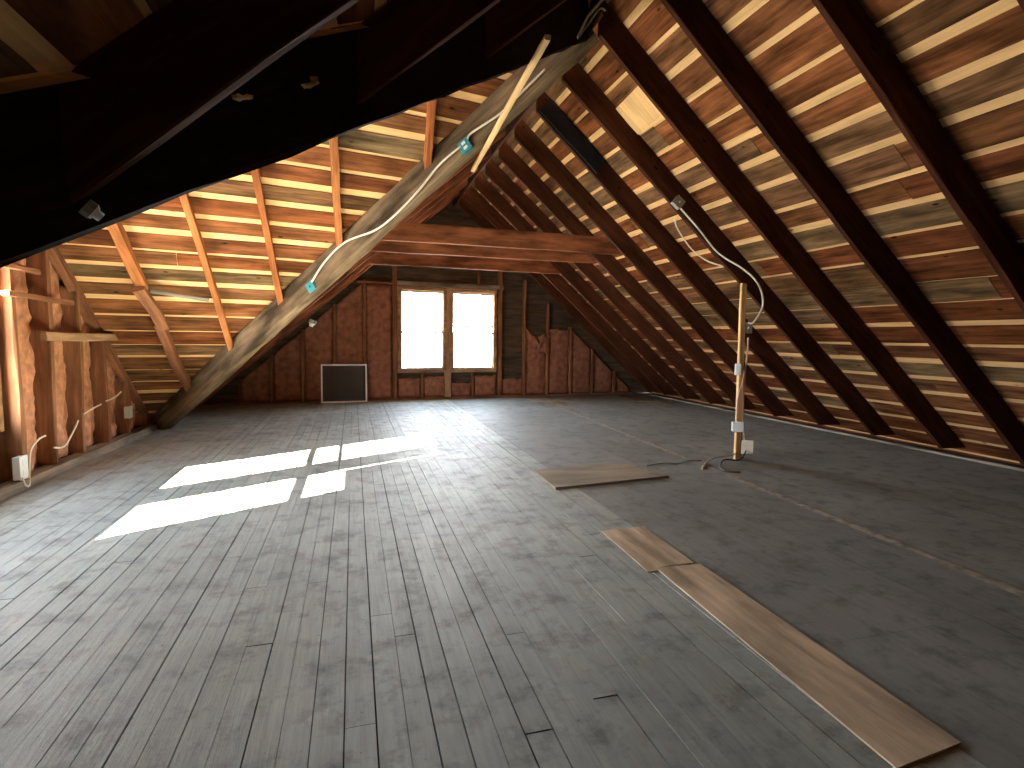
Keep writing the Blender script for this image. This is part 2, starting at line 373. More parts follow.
LY = [5.93, 6.85, 7.8, 8.7, 9.6, 10.5, 11.35]
for i, y in enumerate(LY):
    # lower end at the valley or on the floor
    u = min(4.95, max(0.0, (9.13 - y) / .835)); x1 = XW + (u if y < 9.13 else 0)
    a = Vector((XR - .01, y, ZR)); b = Vector((x1, y, K * (x1 - XW)))
    o = beam('roof_rafter', a, b, .055, DF, nL, M['tie'], zoff=DF / 2, sh0=.869 * -1, sh1=(1.15 if y > 9.13 else 0), seed=200 + i, jit=.004)
    tag(o, 'brown rafter behind the weathered valley beam, %s from the windowed gable wall' % ORD[len(LY) - 1 - i], 'rafter', 'rafters behind the weathered valley beam')
NY = [-.6, .3, 1.1, 1.9, 2.75, 3.6]
nl = {1.9: 'dark overhead rafter running up from the metal lamp box, lower edge lit',
      2.75: 'dark overhead rafter with thin lit edge, second up from the lamp box',
      3.6: 'dark short rafter high beside the ridge, third one up from the metal lamp box'}
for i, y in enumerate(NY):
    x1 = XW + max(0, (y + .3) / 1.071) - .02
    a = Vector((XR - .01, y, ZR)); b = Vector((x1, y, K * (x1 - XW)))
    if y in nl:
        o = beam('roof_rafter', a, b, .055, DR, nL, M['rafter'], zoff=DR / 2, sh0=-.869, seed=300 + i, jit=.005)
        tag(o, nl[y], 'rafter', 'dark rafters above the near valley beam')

p0 = Vector((2.71, 5.62, K * (XE - 2.71))) + nR * (DR - .012); p1 = Vector((3.0, 5.60, K * (XE - 3.0))) + nR * (DR - .012)
o = beam('plywood_patch', p0, p1, .60, .012, nR, M['ply'], jit=.001, ch=.002, seed=530); tag(o, 'bright square plywood patch between two long rafters near the peak', 'plywood patch')

# valley beams
def valley(name, A, B, z0, z1, wd, mat, label, seed, jit):
    A = Vector(A); B = Vector(B)
    o = beam(name, A, B, wd, z1 - z0, (0, 0, 1), mat, zoff=(z0 + z1) / 2, seed=seed, jit=jit, ch=.015, seg=.25)
    return tag(o, label, 'beam')
cs = math.cos(math.atan(4.3 / 6.45))
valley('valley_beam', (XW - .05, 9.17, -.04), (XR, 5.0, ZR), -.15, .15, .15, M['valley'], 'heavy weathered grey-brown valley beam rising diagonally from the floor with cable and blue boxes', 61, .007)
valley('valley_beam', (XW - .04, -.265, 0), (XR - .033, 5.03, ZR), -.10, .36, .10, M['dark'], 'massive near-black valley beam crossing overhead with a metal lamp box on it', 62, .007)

# wing jack rafters: constant X, from ridge of wing down to the valley beam
def zline(x, y): return Vector((x, y, zw(x, y)))
JX = [(.79, 6.10), (-.13, 6.86), (-.86, 7.50), (-1.54, 8.05)]
jl = ['short orange jack rafter highest on the planked wing slope, beside the upper blue box',
      'orange jack rafter ending on the valley beam between the two blue boxes',
      'orange jack rafter ending on the valley beam just beyond the lower blue box',
      'long orange jack rafter next to the patched one, ending low on the valley beam']
for i, (x, yb) in enumerate(JX):
    yt = 9.13 + .2 * (x - XW) - (ZR - .05) / WK
    o = beam('jack_rafter', zline(x - .07, yt), zline(x, yb), .07, WD, wingN, M['jack'], zoff=WD / 2, seed=400 + i, jit=.004)
    tag(o, jl[i], 'rafter', 'jack rafters on the planked wing slope')
e = empty('jack_rafter', (-2.2, 7.4, zw(-2.2, 7.4)), 'patched jack rafter in three rough overlapping pieces near the stud wall', 'rafter', 'jack rafters on the planked wing slope')
yt = 9.13 + .2 * .6 - (ZR - .05) / WK
beam('upper_length', zline(-2.36, yt), zline(-2.23, 7.03), .10, WD, wingN, M['jack'], e, zoff=WD / 2, seed=411, jit=.01)
beam('splice_block', zline(-2.24, 6.98), zline(-2.17, 7.52), .12, .07, wingN, M['stud'], e, zoff=-.03, seed=412, jit=.012)
beam('lower_length', zline(-2.23, 7.46), zline(-2.19, 8.55), .10, WD, wingN, M['stud'], e, zoff=WD / 2 - .03, seed=413, jit=.009)
o = beam('jack_rafter', zline(-2.86, 3.9), zline(-2.86, 9.05), .07, .14, wingN, M['stud'], zoff=.06, seed=414, jit=.006)
tag(o, 'rough end rafter lying along the sloping top of the stud wall', 'rafter', 'jack rafters on the planked wing slope')
o = beam('loose_lath', zline(-2.16, 7.05) - wingN * .01, zline(-1.62, 7.24) - wingN * .01, .055, .018, wingN, M['plate'], seed=415, jit=.002)
tag(o, 'pale weathered lath lying across the planks beside the patched jack rafter', 'lath')

# collar ties
cl = ['nearest collar tie of the three, full-height red-brown board spanning to the long rafter', 'middle collar tie of the three, partly hidden behind the nearest one', 'farthest collar tie of the three, appearing just above the windows']
for i, (y, x0, x1) in enumerate([(7.73, .42, 3.78), (8.78, .42, 3.80), (10.43, .42, 3.82)]):
    o = beam('collar_tie', (x0, y, 2.80), (x1 + .06, y + .05, 2.80), .05, .25, (0, 0, 1), M['tie'], sh0=1.15, sh1=-1.15, seed=500 + i, jit=.004)
    tag(o, cl[i], 'beam', 'collar ties under the ridge')
o = beam('ridge_board', (XR, 4.7, ZR + .1), (XR, 12.7, ZR + .1), .03, .30, (0, 0, 1), M['rafter'], seed=520)
tag(o, 'brown ridge board along the peak where the long rafters meet', 'beam')
o = beam('blackened_board', Vector((XR + .10, 6.805, K * (XE - XR - .10))), Vector((3.05, 6.805, K * (XE - 3.05))), .03, .20, nR, M['tar'], zoff=.13, seed=521)
tag(o, 'black board fixed to the side of a rafter close to the peak', 'board')
o = beam('brace_stick', (1.29, 3.70, 3.424), (1.33, 6.35, 3.29), .045, .04, (0, 0, 1), M['pale'], seed=522, jit=.002)
tag(o, 'thin pale wooden stick propped diagonally below the peak', 'stick')

for i, (c, dx, lab) in enumerate([((-.352, 2.125, 2.2), (.5, .45, .1), 'pale broken lath end caught between the dark beam and a dark rafter'), ((-.145, 2.355, 2.372), (.2, .3, .4), 'small split lath splinter above the dark beam, nearer the peak')]):
    v = Vector(dx).normalized() * .035; c = Vector(c)
    o = beam('wood_splinter', c - v, c + v, .03, .012, (0, 0, 1), M['pale'], jit=.006, ch=.002, seg=.02, seed=540 + i); tag(o, lab, 'splinter')

# ------------------------------------------------------------------ floor
def floor():
    m = MB(); r = random.Random(4)
    x = -3.05; pitch = .104
    while x < 2.0:
        wv = pitch * r.choice([1, 1, 1, .92, 1.08]); y = -3.1; g = r.choice([.0015, .0025, .004, .002, .006])
        while y < 13.0:
            L = r.uniform(1.6, 5.2); y1 = min(y + L, 13.0); dz = r.uniform(-.0025, .0015)
            gx = g + r.choice([0, 0, 0, 0, .003])
            m.add([(x, y + .001, dz), (x + wv - gx, y + .001, dz + r.uniform(-.001, .001)), (x + wv - gx, y1 - .001, dz), (x, y1 - .001, dz)], [(0, 1, 2, 3)], 0)
            # board edges
            m.add([(x, y, dz), (x, y1, dz), (x, y1, -.022), (x, y, -.022)], [(0, 1, 2, 3)], 0)
            m.add([(x + wv - gx, y, dz), (x + wv - gx, y1, dz), (x + wv - gx, y1, -.022), (x + wv - gx, y, -.022)], [(3, 2, 1, 0)], 0)
            y = y1 + r.choice([.001, .001, .003])
        x += wv
    xe = x
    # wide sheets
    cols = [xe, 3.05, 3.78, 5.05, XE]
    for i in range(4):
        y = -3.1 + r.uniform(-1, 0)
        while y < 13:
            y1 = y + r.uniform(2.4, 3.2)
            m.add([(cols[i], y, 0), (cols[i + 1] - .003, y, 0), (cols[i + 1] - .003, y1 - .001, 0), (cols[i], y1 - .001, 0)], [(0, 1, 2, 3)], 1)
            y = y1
    m.box((-3.3, -3.3, -.10), (7.9, 13.4, -.02), 2)
    tag(m.build('floor', [M['floor'], M['sheet'], M['void']]), kind='structure')
floor()
# edge strip at the eaves
o = beam('trim_1', (XE, -3, .012), (XE, 12.7, .012), .05, .03, (0, 0, 1), M['plate'], jit=.004, seed=71); tag(o, kind='structure')
# seam batten
def seam():
    m = MB(); r = random.Random(9); N = 150
    for (ya, yb) in ((1.0, 2.75), (2.80, 4.75), (4.9, 7.2), (7.25, 10.4)):
        n = int((yb - ya) / .06); vs = []; 
        for i in range(n + 1):
            t = ya + (yb - ya) * i / n; xc = 3.52 + .047 * t
            hw = .055 + .02 * noise.noise(Vector((t * 2.1, 3, 0))) + .01 * noise.noise(Vector((t * 9, 7, 0)))
            z = .004 + .002 * noise.noise(Vector((t * 7, 1, 4)))
            vs += [(xc - hw, t, .0005), (xc - hw * .3, t, z), (xc + hw * .4, t, z * 1.4), (xc + hw * .75, t, .001)]
        fs = []
        for i in range(n):
            for k in range(3): fs.append((i * 4 + k, i * 4 + k + 1, i * 4 + k + 5, i * 4 + k + 4))
        m.add(vs, fs)
    return m.build('trim_2', M['seam'], smooth=True)
tag(seam(), kind='structure')
def sheet(name, pts, th, mat, label, grp=None, cat='plywood sheet', gx=(0, 1, 0)):
    m = MB(); m.prism([(p[0], p[1], .001) for p in pts], (0, 0, th)); 
    o = m.build(name, mat, None, frame(gx, (0, 0, 1), (pts[0][0], pts[0][1], 0))); return tag(o, label, cat, grp)
sheet('plywood_strip', [(1.70, 1.27), (2.03, 1.30), (2.065, 2.86), (1.765, 2.88)], .008, M['particle'], 'long tan plywood strip lying loose on the floor in the foreground', 'loose plywood strips')
sheet('plywood_strip', [(1.69, 2.84), (1.765, 2.845), (1.765, 2.885), (2.035, 2.89), (2.07, 3.57), (1.72, 3.55)], .006, M['particle'], 'shorter tan plywood strip butted to the far end of the long one', 'loose plywood strips')
sheet('plywood_sheet', [(1.78, 4.66), (3.06, 4.82), (2.86, 5.46), (1.80, 5.37)], .022, M['oldply'], 'square-cut dusty plywood panel lying flat in the middle of the floor', gx=(1, 0, 0))
sheet('floor_sheet', [(3.75, 10.45), (4.36, 10.5), (4.43, 12.0), (3.78, 11.9)], .008, M['plate'], 'thin pale sheet on the floor in front of the far wall studs', 'pale sheets on the floor by the far wall')
sheet('floor_sheet', [(6.10, 11.0), (6.40, 10.9), (6.45, 12.2), (6.15, 12.2)], .008, M['plate'], 'narrow pale sheet on the floor close to where the slope meets the far wall', 'pale sheets on the floor by the far wall')
sheet('floor_scrap', [(6.45, 10.45), (6.72, 10.4), (6.75, 10.75), (6.5, 10.8)], .006, M['plate'], 'small pale scrap on the floor near the narrow sheet by the eave', cat='scrap')

# ------------------------------------------------------------------ far gable wall with windows
fy = lambda x, off=0: 12.0 + .10 * x + off
roofz = lambda x: (K * (XE - x) if x > XR else K * (x - XW)) + DR / .755
FW = [(.98, 1.94), (2.13, 3.12)]; FZ = (.64, 2.39)
def far_wall():
    m = MB(); xs = [-3.2, -2, -1, 0, FW[0][0], FW[0][1], FW[1][0], FW[1][1], 4.5, 5.5, 6.5, 7.6]; xs.insert(6, XR) if False else None
    for a, b in zip(xs[:-1], xs[1:]):
        win = (a, b) in FW
        spans = [(0, FZ[0]), (FZ[1], None)] if win else [(0, None)]
        pts = [a, b] if not (a < XR < b) else [a, XR, b]
        for z0, z1 in spans:
            tops = [(p, (max(0.1, roofz(p)) if z1 is None else z1)) for p in pts]
            # horizontal boards as courses
            poly = [(a, fy(a, .14), z0), (b, fy(b, .14), z0)] + [(p, fy(p, .14), z) for p, z in reversed(tops)]
            m.prism(poly, (0, .12, 0))
    # visible sheathing boards (horizontal courses)
    z = 0
    r = random.Random(3)
    while z < 4.5:
        h = .19; zt = z + h - .006
        segs = [(-3.1, 7.5)] if not (zt > FZ[0] and z < FZ[1]) else [(-3.1, FW[0][0]), (FW[0][1], FW[1][0]), (FW[1][1], 7.5)]
        for a, b in segs:
            # clip to roof
            zc = max(z, .05); a2 = max(a, XW + (zt - .6) / K - .2); b2 = min(b, XE - (zt - .6) / K + .2)
            if b2 <= a2: continue
            m.prism([(a2, fy(a2, .125), z), (b2, fy(b2, .125), z), (b2, fy(b2, .125), zt), (a2, fy(a2, .125), zt)], (0, .014, 0))
        z += h
    o = m.build('wall_far', M['sheath'], None, frame((1, .1, 0), (0, 0, 1), (0, 12, 0))); tag(o, kind='structure')
far_wall()
def far_window(n, x0, x1, split):
    z0, z1 = FZ
    e = empty('window_%d' % n, (x0, fy(x0, .05), z0), kind='structure')
    m = MB()
    def bar(a, b, c, d, y0, y1): m.prism([(a, fy(a, y0), c), (b, fy(b, y0), c), (b, fy(b, y0), d), (a, fy(a, y0), d)], (0, y1 - y0, 0))
    for a, b, c, d in ((x0 - .06, x0 + .015, z0 - .05, z1 + .07), (x1 - .015, x1 + .06, z0 - .05, z1 + .07), (x0 + .015, x1 - .015, z1 - .01, z1 + .07), (x0 + .015, x1 - .015, z0 - .05, z0 + .015)): bar(a, b, c, d, .0, .16)
    m.build('window_frame', M['casing'], e)
    for k, (c, d, y) in enumerate(((z0 + .015, split[0], .05), (split[1], z1 - .01, .09))):
        m = MB(); t = .026
        a, b = x0 + .015, x1 - .015
        for q in ((a, a + t, c, d), (b - t, b, c, d), (a + t, b - t, c, c + .045), (a + t, b - t, d - .045, d)): bar(*q, y, y + .035)
        s = m.build('sash', M['sash'], e)
        m = MB(); bar(a + t, b - t, c + .045, d - .045, y + .015, y + .019); m.build('pane', M['glass'], s)
far_window(1, *FW[0], (1.50, 1.46))
far_window(2, *FW[1], (1.50, 1.60))
# sheathing patch gap for window 2 (upper sash dropped): filled by taller lower sash overlap
studs = [(-2.15, 0), (-1.58, 0), (-.99, 0), (-.37, 0), (.23, 0), (.86, 0), (3.26, 0), (3.88, 0), (4.48, 0), (5.10, 0), (5.72, 0), (6.36, 0)]
sl = {-2.15: 'short stud of the far wall deep in the corner behind the valley beam foot', -1.58: 'far wall stud, fourth one on the screen side of the windows beyond the screen',
      -.99: 'far wall stud just beyond the leaning screen, toward the valley beam', -.37: 'far wall stud seen through the leaning screen', .23: 'far wall stud beside the leaning screen, toward the windows',
      .86: 'doubled stud against the window nearer the leaning screen', 3.26: 'doubled stud against the window farther from the screen',
      3.88: 'far wall stud, second from the windows toward the wiring post', 4.48: 'far wall stud next to the torn drooping insulation flap', 5.10: 'far wall stud two bays past the torn insulation flap',
      5.72: 'far wall stud, third from the eave corner on the wiring post side' , 6.36: 'shortest far wall stud by the eave corner on the wiring post side'}
sl[-1.58] = 'far wall stud midway between the valley beam foot and the leaning screen'; sl[5.72] = 'far wall stud next to the shortest one at the eave corner'
for i, (x, _) in enumerate(studs):
    top = roofz(x) - .42; wd = .10 if x in (.86, 3.26) else .055
    o = beam('wall_stud', (x, fy(x, .065), .04), (x, fy(x, .065), top), wd, .12, (0, -1, 0), M['stud'], seed=600 + i, jit=.003)
    tag(o, sl[x], 'stud', 'studs of the far gable wall')
o = beam('wall_stud', (2.035, fy(2.035, .06), FZ[0] - .6), (2.035, fy(2.035, .06), FZ[1] + .07), .15, .11, (0, -1, 0), M['casing'], seed=620)
tag(o, 'stud post standing between the two bright windows', 'stud', 'studs of the far gable wall')
for x, lab in ((1.45, 'short stud below the window nearer the screen'), (2.62, 'short stud below the window farther from the screen')):
    o = beam('cripple_stud', (x, fy(x, .07), .04), (x, fy(x, .07), FZ[0] - .07), .05, .10, (0, -1, 0), M['stud'], seed=int(x * 100)); tag(o, lab, 'stud', 'short studs below the far windows')
for x, lab in ((2.75, 'short stud above the window farther from the screen'),):
    o = beam('cripple_stud', (x, fy(x, .07), FZ[1] + .10), (x, fy(x, .07), 3.2), .05, .10, (0, -1, 0), M['stud'], seed=int(x * 100)); tag(o, lab, 'stud')
o = beam('header_board', (.80, fy(.8, .03), FZ[1] + .13), (3.35, fy(3.35, .03), FZ[1] + .13), .03, .10, (0, 0, 1), M['plate'], seed=640); tag(o, 'dull header board across the tops of both windows', 'board')
o = beam('blocking_board', (.10, fy(.1, -.02), 2.50), (.80, fy(.8, -.02), 2.50), .06, .05, (0, 0, 1), M['stud'], seed=641); tag(o, 'short horizontal blocking board high beside the windows', 'board')
o = beam('sole_plate', (-2.7, fy(-2.7, .06), .02), (6.9, fy(6.9, .06), .02), .12, .04, (0, 0, 1), M['stud'], seed=642); tag(o, 'flat sole plate along the foot of the far wall', 'board')

def batt(name, O, U, N, u0, u1, z0, top, mat, label, group, bulge=.035, seed=0, torn=0.0, rough=.012):
    """insulation sheet: O origin, U horizontal unit, N towards the room; top: function u->z"""
    m = MB(); nu = 10; r = Vector((seed * 3.7, seed * 1.3, 0)); zt = max(top(u0), top(u1)); nz = max(4, int((zt - z0) / .07)); vs = []
    for j in range(nz + 1):
        for i in range(nu + 1):
            s = i / nu; u = u0 + (u1 - u0) * s; t = top(u) + torn * noise.noise(Vector((u * 9, seed, 5)))
            z = z0 + max(.02, t - z0) * j / nz
            d = bulge * (math.sin(math.pi * s) ** .6) + rough * noise.noise(Vector((u * 6, z * 4, seed))) + rough * .6 * noise.noise(Vector((u * 15, z * 12, seed + 9)))
            if torn and j >= nz - 1: d += torn * .5 * (1 + noise.noise(Vector((u * 7, 2, seed))))
            vs.append(O + U * u + N * d + Vector((0, 0, z)))
    n0 = len(vs); vs += [p - N * (.02) for p in vs]
    fs = []
    W = nu + 1
    for j in range(nz):
        for i in range(nu):
            a = j * W + i; fs.append((a, a + 1, a + 1 + W, a + W)); fs.append((n0 + a, n0 + a + W, n0 + a + 1 + W, n0 + a + 1))
    for i in range(nu):
        fs.append((i, n0 + i, n0 + i + 1, i + 1)); a = nz * W + i; fs.append((a, a + 1, n0 + a + 1, n0 + a))
    for j in range(nz):
        a = j * W; fs.append((a, a + W, n0 + a + W, n0 + a)); a = j * W + nu; fs.append((a, n0 + a, n0 + a + W, a + W))
    m.add(vs, fs)
    return tag(m.build(name, mat, smooth=True), label, 'insulation', group)
Of = Vector((0, 12.09, 0)); Uf = Vector((1, .10, 0)); Nf = Vector((0, -1, 0))
lim = lambda u: roofz(u) - .46
fb = [(-2.12, -1.61, lim, 'reddish insulation panel in the dim bay nearest the valley beam foot'), (-1.55, -1.02, lim, 'reddish insulation panel two bays short of the leaning screen'),
      (-.96, -.40, lim, 'reddish insulation panel partly behind the leaning screen, farther from the windows'), (-.34, .20, lim, 'reddish insulation panel behind the leaning screen, nearer the windows'),
      (.26, .80, lambda u: 2.46, 'wrinkled reddish insulation panel between screen and window'),
      (3.32, 3.85, lambda u: .42, 'low insulation remnant in the dark bay beside the window'), (3.91, 4.45, lambda u: 1.62 - 1.1 * max(0, .35 - abs(u - 4.28)), 'torn insulation panel with a drooping flap'),
      (4.51, 5.07, lambda u: min(lim(u), 1.60), 'insulation panel with a straight torn top edge under dark boards'), (5.13, 5.69, lim, 'insulation panel in the second bay before the eave corner'),
      (5.75, 6.33, lim, 'insulation panel with a dark slit, last full bay before the eave corner'), (6.39, 6.85, lim, 'small triangular insulation piece in the eave corner'),
      (.92, 1.42, lambda u: .46, 'short insulation piece under the screen-side window, first bay'), (1.48, 1.98, lambda u: .5, 'short insulation piece under the screen-side window, beside the middle post'),
      (2.09, 2.59, lambda u: .34, 'low dark insulation piece just past the middle post under the windows'), (2.65, 3.20, lambda u: .5, 'short insulation piece under the farther window, outer bay')]
for i, (a, b, t, lab) in enumerate(fb):
    torn = .10 if i in (6, 7) else (.05 if i > 10 or i == 5 else 0)
    batt('insulation_batt', Of, Uf, Nf, a, b, .05, t, M['insul'], lab, 'insulation panels of the far wall', seed=i + 1, torn=torn)
m = MB(); vs = []
for j in range(7):
    for i in range(5):
        u = 4.20 + .07 * i; z = 1.48 - .07 * j; vs.append((u + .04 * math.sin(j), fy(u, -.01 - .05 * math.sin(i + j * .6) - .01 * j), z - .04 * abs(i - 2)))
m.add(vs, [(j * 5 + i, j * 5 + i + 1, j * 5 + i + 6, j * 5 + i + 5) for j in range(6) for i in range(4)])
fl = m.build('insulation_flap', M['insul'], smooth=True); sm = fl.modifiers.new('t', 'SOLIDIFY'); sm.thickness = .012
tag(fl, 'crumpled paper flap hanging off the torn insulation panel', 'insulation')

# ------------------------------------------------------------------ wing gable wall (stud wall beside the sun patch)
XS = -3.0
LWIN = [(3.47, 4.32), (4.75, 5.67)]; LZ = (.58, 2.0)
def left_wall():
    m = MB(); ys = [-3.2, -1.2, 1, 2.5, LWIN[0][0], LWIN[0][1], LWIN[1][0], LWIN[1][1], 7, 8.4, 9.4, 13.2]
    topz = lambda y: max(.3, min(zw(XW, y) + .3 if y > 4 else (y + .3) + .55, 4.8))
    for a, b in zip(ys[:-1], ys[1:]):
        win = (a, b) in LWIN
        for z0, z1 in ([(-.02, LZ[0]), (LZ[1], None)] if win else [(-.02, None)]):
            pts = [a, b] if not a < 4 < b else [a, 4.0, b]
            tops = [(p, topz(p) if z1 is None else z1) for p in pts]
            m.prism([(XS, a, z0), (XS, b, z0)] + [(XS, p, z) for p, z in reversed(tops)], (-.06, 0, 0))
    o = m.build('wall_left', M['sheath'], None, frame((0, 1, 0), (0, 0, 1), (XS, 0, 0))); tag(o, kind='structure')
left_wall()
def left_window(n, y0, y1, rail, rail2):
    z0, z1 = LZ; e = empty('window_%d' % n, (XS, y0, z0), kind='structure'); m = MB()
    for a, b, c, d in ((y0 - .05, y0, z0 - .05, z1 + .05), (y1, y1 + .05, z0 - .05, z1 + .05), (y0, y1, z1, z1 + .05), (y0, y1, z0 - .05, z0)): m.box((XS - .02, a, c), (XS + .1, b, d))
    m.build('window_frame', M['casing'], e)
    for c, d, x in ((z0, rail + .02, -2.94), (rail2 - .02, z1, -2.97)):
        m = MB(); t = .012
        for a, b, c2, d2 in ((y0, y0 + t, c, d), (y1 - t, y1, c, d), (y0 + t, y1 - t, c, c + .025), (y0 + t, y1 - t, d - .035, d)): m.box((x, a, c2), (x + .02, b, d2))
        s = m.build('sash', M['sash'], e)
        m = MB(); m.box((x + .008, y0 + t, c + .025), (x + .012, y1 - t, d - .035)); m.build('pane', M['glass'], s)
left_window(3, *LWIN[0], 1.20, 1.20)
left_window(4, *LWIN[1], 1.20, 1.38)
m = MB(); m.box((-2.905, LWIN[0][0] + .02, 1.37), (-2.900, LWIN[0][1] - .02, LZ[1] + .02)); tube(m, [(-2.90, LWIN[0][0] + .02, LZ[1]), (-2.90, LWIN[0][1] - .02, LZ[1])], .018)
tag(m.build('roller_shade', M['shade']), 'tan roller shade half drawn over the stud wall window', 'shade')
SY = [5.80, 6.38, 6.96, 7.58, 8.23, 8.86]
sll = ['rough stud wall post right beside the bright window, holding the white outlet box', 'stud wall post second from the window, between the torn insulation bays', 'stud wall post third from the window, where the cable dips',
       'stud wall post fourth from the window, middle of the tan ledge board', 'stud wall post fifth from the window, holding the small pale box', 'shortest stud wall post at the low end by the valley beam foot']
for i, y in enumerate(SY + [5.12 - .42, 2.9, 2.2, 1.5, .8]):
    top = (zw(XW, y) if y > 4 else (y + .3)) + .04
    if abs(y - 4.70) < .01: z0 = .03; top = min(top, 3.2)
    else: z0 = .08
    wd = .06
    yy = y if i != 6 else 4.535
    o = beam('wall_stud', (-2.905, yy, z0), (-2.905 + (.0), yy + .0, top), .19, wd, (0, 1, 0), M['stud'], seed=700 + i, jit=.006)
    lab = sll[i] if i < 6 else ('stud between the two windows of the stud wall' if i == 6 else 'stud wall post on the camera side of the windows, %s one' % ORD[i - 7])
    tag(o, lab, 'stud', 'posts of the stud wall')
Ol = Vector((-2.985, 0, 0)); Ul = Vector((0, 1, 0)); Nl = Vector((1, 0, 0))
ll = lambda u: zw(XW, u) + .09
for i in range(5):
    a = SY[i] + .03; b = SY[i + 1] - .03
    batt('insulation_batt', Ol, Ul, Nl, a, b, .09, ll, M['insul2'], 'orange bulging insulation in the stud wall, %s bay from the window' % ORD[i], 'orange insulation of the stud wall', bulge=.085, seed=30 + i, rough=.04)
batt('insulation_batt', Ol, Ul, Nl, 5.05, 5.77, LZ[1] + .1, ll, M['insul2'], 'orange insulation above the bright stud wall window', 'orange insulation of the stud wall', bulge=.05, seed=40, rough=.03)
o = beam('sole_plate', (-2.86, 3.0, .045), (-2.80, 9.0, .045), .14, .09, (0, 0, 1), M['plate'], jit=.006, seed=720); tag(o, 'dusty grey plate along the foot of the stud wall', 'board')
o = beam('ledge_board', (-2.775, 6.17, 1.345), (-2.775, 7.90, 1.335), .05, .085, (0, 0, 1), M['casing'] , jit=.005, seed=721); tag(o, 'tan horizontal ledge board nailed across the stud wall', 'board')
o = beam('ledge_board', (-2.78, 5.60, 1.70), (-2.78, 6.76, 1.69), .05, .045, (0, 0, 1), M['stud'], jit=.006, seed=722); tag(o, 'thin dark rail across the stud wall above the tan ledge board', 'board')
o = beam('ledge_board', (-2.78, 5.45, 1.94), (-2.78, 6.15, 1.94), .05, .05, (0, 0, 1), M['stud'], jit=.006, seed=723); tag(o, 'topmost short rail across the stud wall beneath the dark beam', 'board')
# near end wall, behind the camera
m = MB(); m.prism([(-3.2, -3.1, -.02), (7.9, -3.1, -.02), (7.9, -3.1, .3), (XR, -3.1, 4.9), (-3.2, -3.1, .3)], (0, -.1, 0))
tag(m.build('wall_near', M['sheath'], None, frame((1, 0, 0), (0, 0, 1), (0, -3.1, 0))), kind='structure')

# ------------------------------------------------------------------ wiring post
PB = Vector((4.33, 5.40, 0)); PT = Vector((4.69, 5.875, 2.10)); PP = lambda t: PB + (PT - PB) * t
o = beam('wiring_post', PB, PT, .075, .04, (0, -1, 0), M['pale'], jit=.003, seed=800); tag(o, 'thin pale pine post standing on the floor with cables and boxes', 'post')
o = beam('wooden_stake', PP(.0) + Vector((.07, .06, 0)), PP(.30) + Vector((.06, .06, 0)), .05, .05, (0, -1, 0), M['rafter'], seed=801); tag(o, 'short dark timber stub behind the foot of the pale post', 'timber')
def ebox(name, c, size, rot, mats, label, grp=None, face='outlet', mat2=None):
    """electrical box: body, cover plate with a device"""
    mw = Matrix.Translation(c) @ rot
    e = bpy.data.objects.new(name, None); C.objects.link(e); e.matrix_basis = mw; e.empty_display_size = .05; tag(e, label, 'electrical box', grp)
    sx, sy, sz = size
    def P(nm, lo, hi, mat, par=e, bev=.003):
        m = MB(); m.box(lo, hi); m.v = [mw @ v for v in m.v]
        me = m.build(nm, mat, None, mw); me.parent = par
        me.matrix_basis = Matrix.Identity(4)
        bm = me.modifiers.new('bevel', 'BEVEL'); bm.width = bev; bm.segments = 2; return me
    P('box_body', (-sx / 2, 0, -sz / 2), (sx / 2, sy, sz / 2), mats[0])
    P('cover_plate', (-sx / 2 - .004, -.008, -sz / 2 - .004), (sx / 2 + .004, 0, sz / 2 + .004), mats[1])
    if face == 'outlet':
        for dz in (-.22, .22): P('socket', (-sx * .2, -.012, dz * sz - sz * .13), (sx * .2, -.008, dz * sz + sz * .13), mat2 or M['white'])
    elif face == 'switch':
        P('switch_lever', (-.008, -.022, -.012), (.008, -.008, .012), mat2 or M['white'])
    return e
R0 = Matrix.Rotation(math.radians(-25), 4, 'Z')
ebox('switch_box', PP(.74) + Vector((.065, -.03, 0)), (.085, .07, .13), R0, (M['metal'], M['metal']), 'grey metal switch box highest on the pale post', 'boxes on the pale post', 'switch')
ebox('outlet_box', PP(.50) + Vector((-.07, -.05, 0)), (.065, .04, .13), R0, (M['white'], M['white']), 'narrow white outlet on the pale post below the metal switch box', 'boxes on the pale post', 'outlet')
ebox('outlet_box', PP(.20) + Vector((-.05, -.06, -.04)), (.12, .05, .11), R0, (M['white'], M['white']), 'square pale blue-white outlet box low on the pale post', 'boxes on the pale post', 'outlet')
ebox('junction_box', PP(.06) + Vector((.10, -.05, .02)), (.125, .08, .155), R0, (M['black'], M['cream']), 'beige cover plate box lowest on the pale post', 'boxes on the pale post', 'none')
ct = lambda a, b, c: [Vector(p) for p in (a, b, c)]
cable('post_cable', [(3.70, 5.80, 2.93), (3.93, 5.78, 2.72), (4.21, 5.84, 2.50), (4.34, 5.78, 2.38), (4.46, 5.66, 2.27), (4.62, 5.60, 2.13), (4.80, 5.68, 1.98), (4.85, 5.72, 1.80), (4.70, 5.68, 1.62), tuple(PP(.74) + Vector((.06, -.03, .06)))], .011, M['cream'], 'cream cable looping from the rafter box down to the post switch')
cable('post_cable', [tuple(PP(.70) + Vector((.08, -.02, -.04))), tuple(PP(.6) + Vector((.06, -.04, 0))), tuple(PP(.45) + Vector((.03, -.045, 0))), tuple(PP(.33) + Vector((.02, -.05, 0))), tuple(PP(.2) + Vector((.03, -.05, 0))), tuple(PP(.1) + Vector((.06, -.05, 0)))], .010, M['tancable'], 'tan cable running straight down the pale post from the switch')
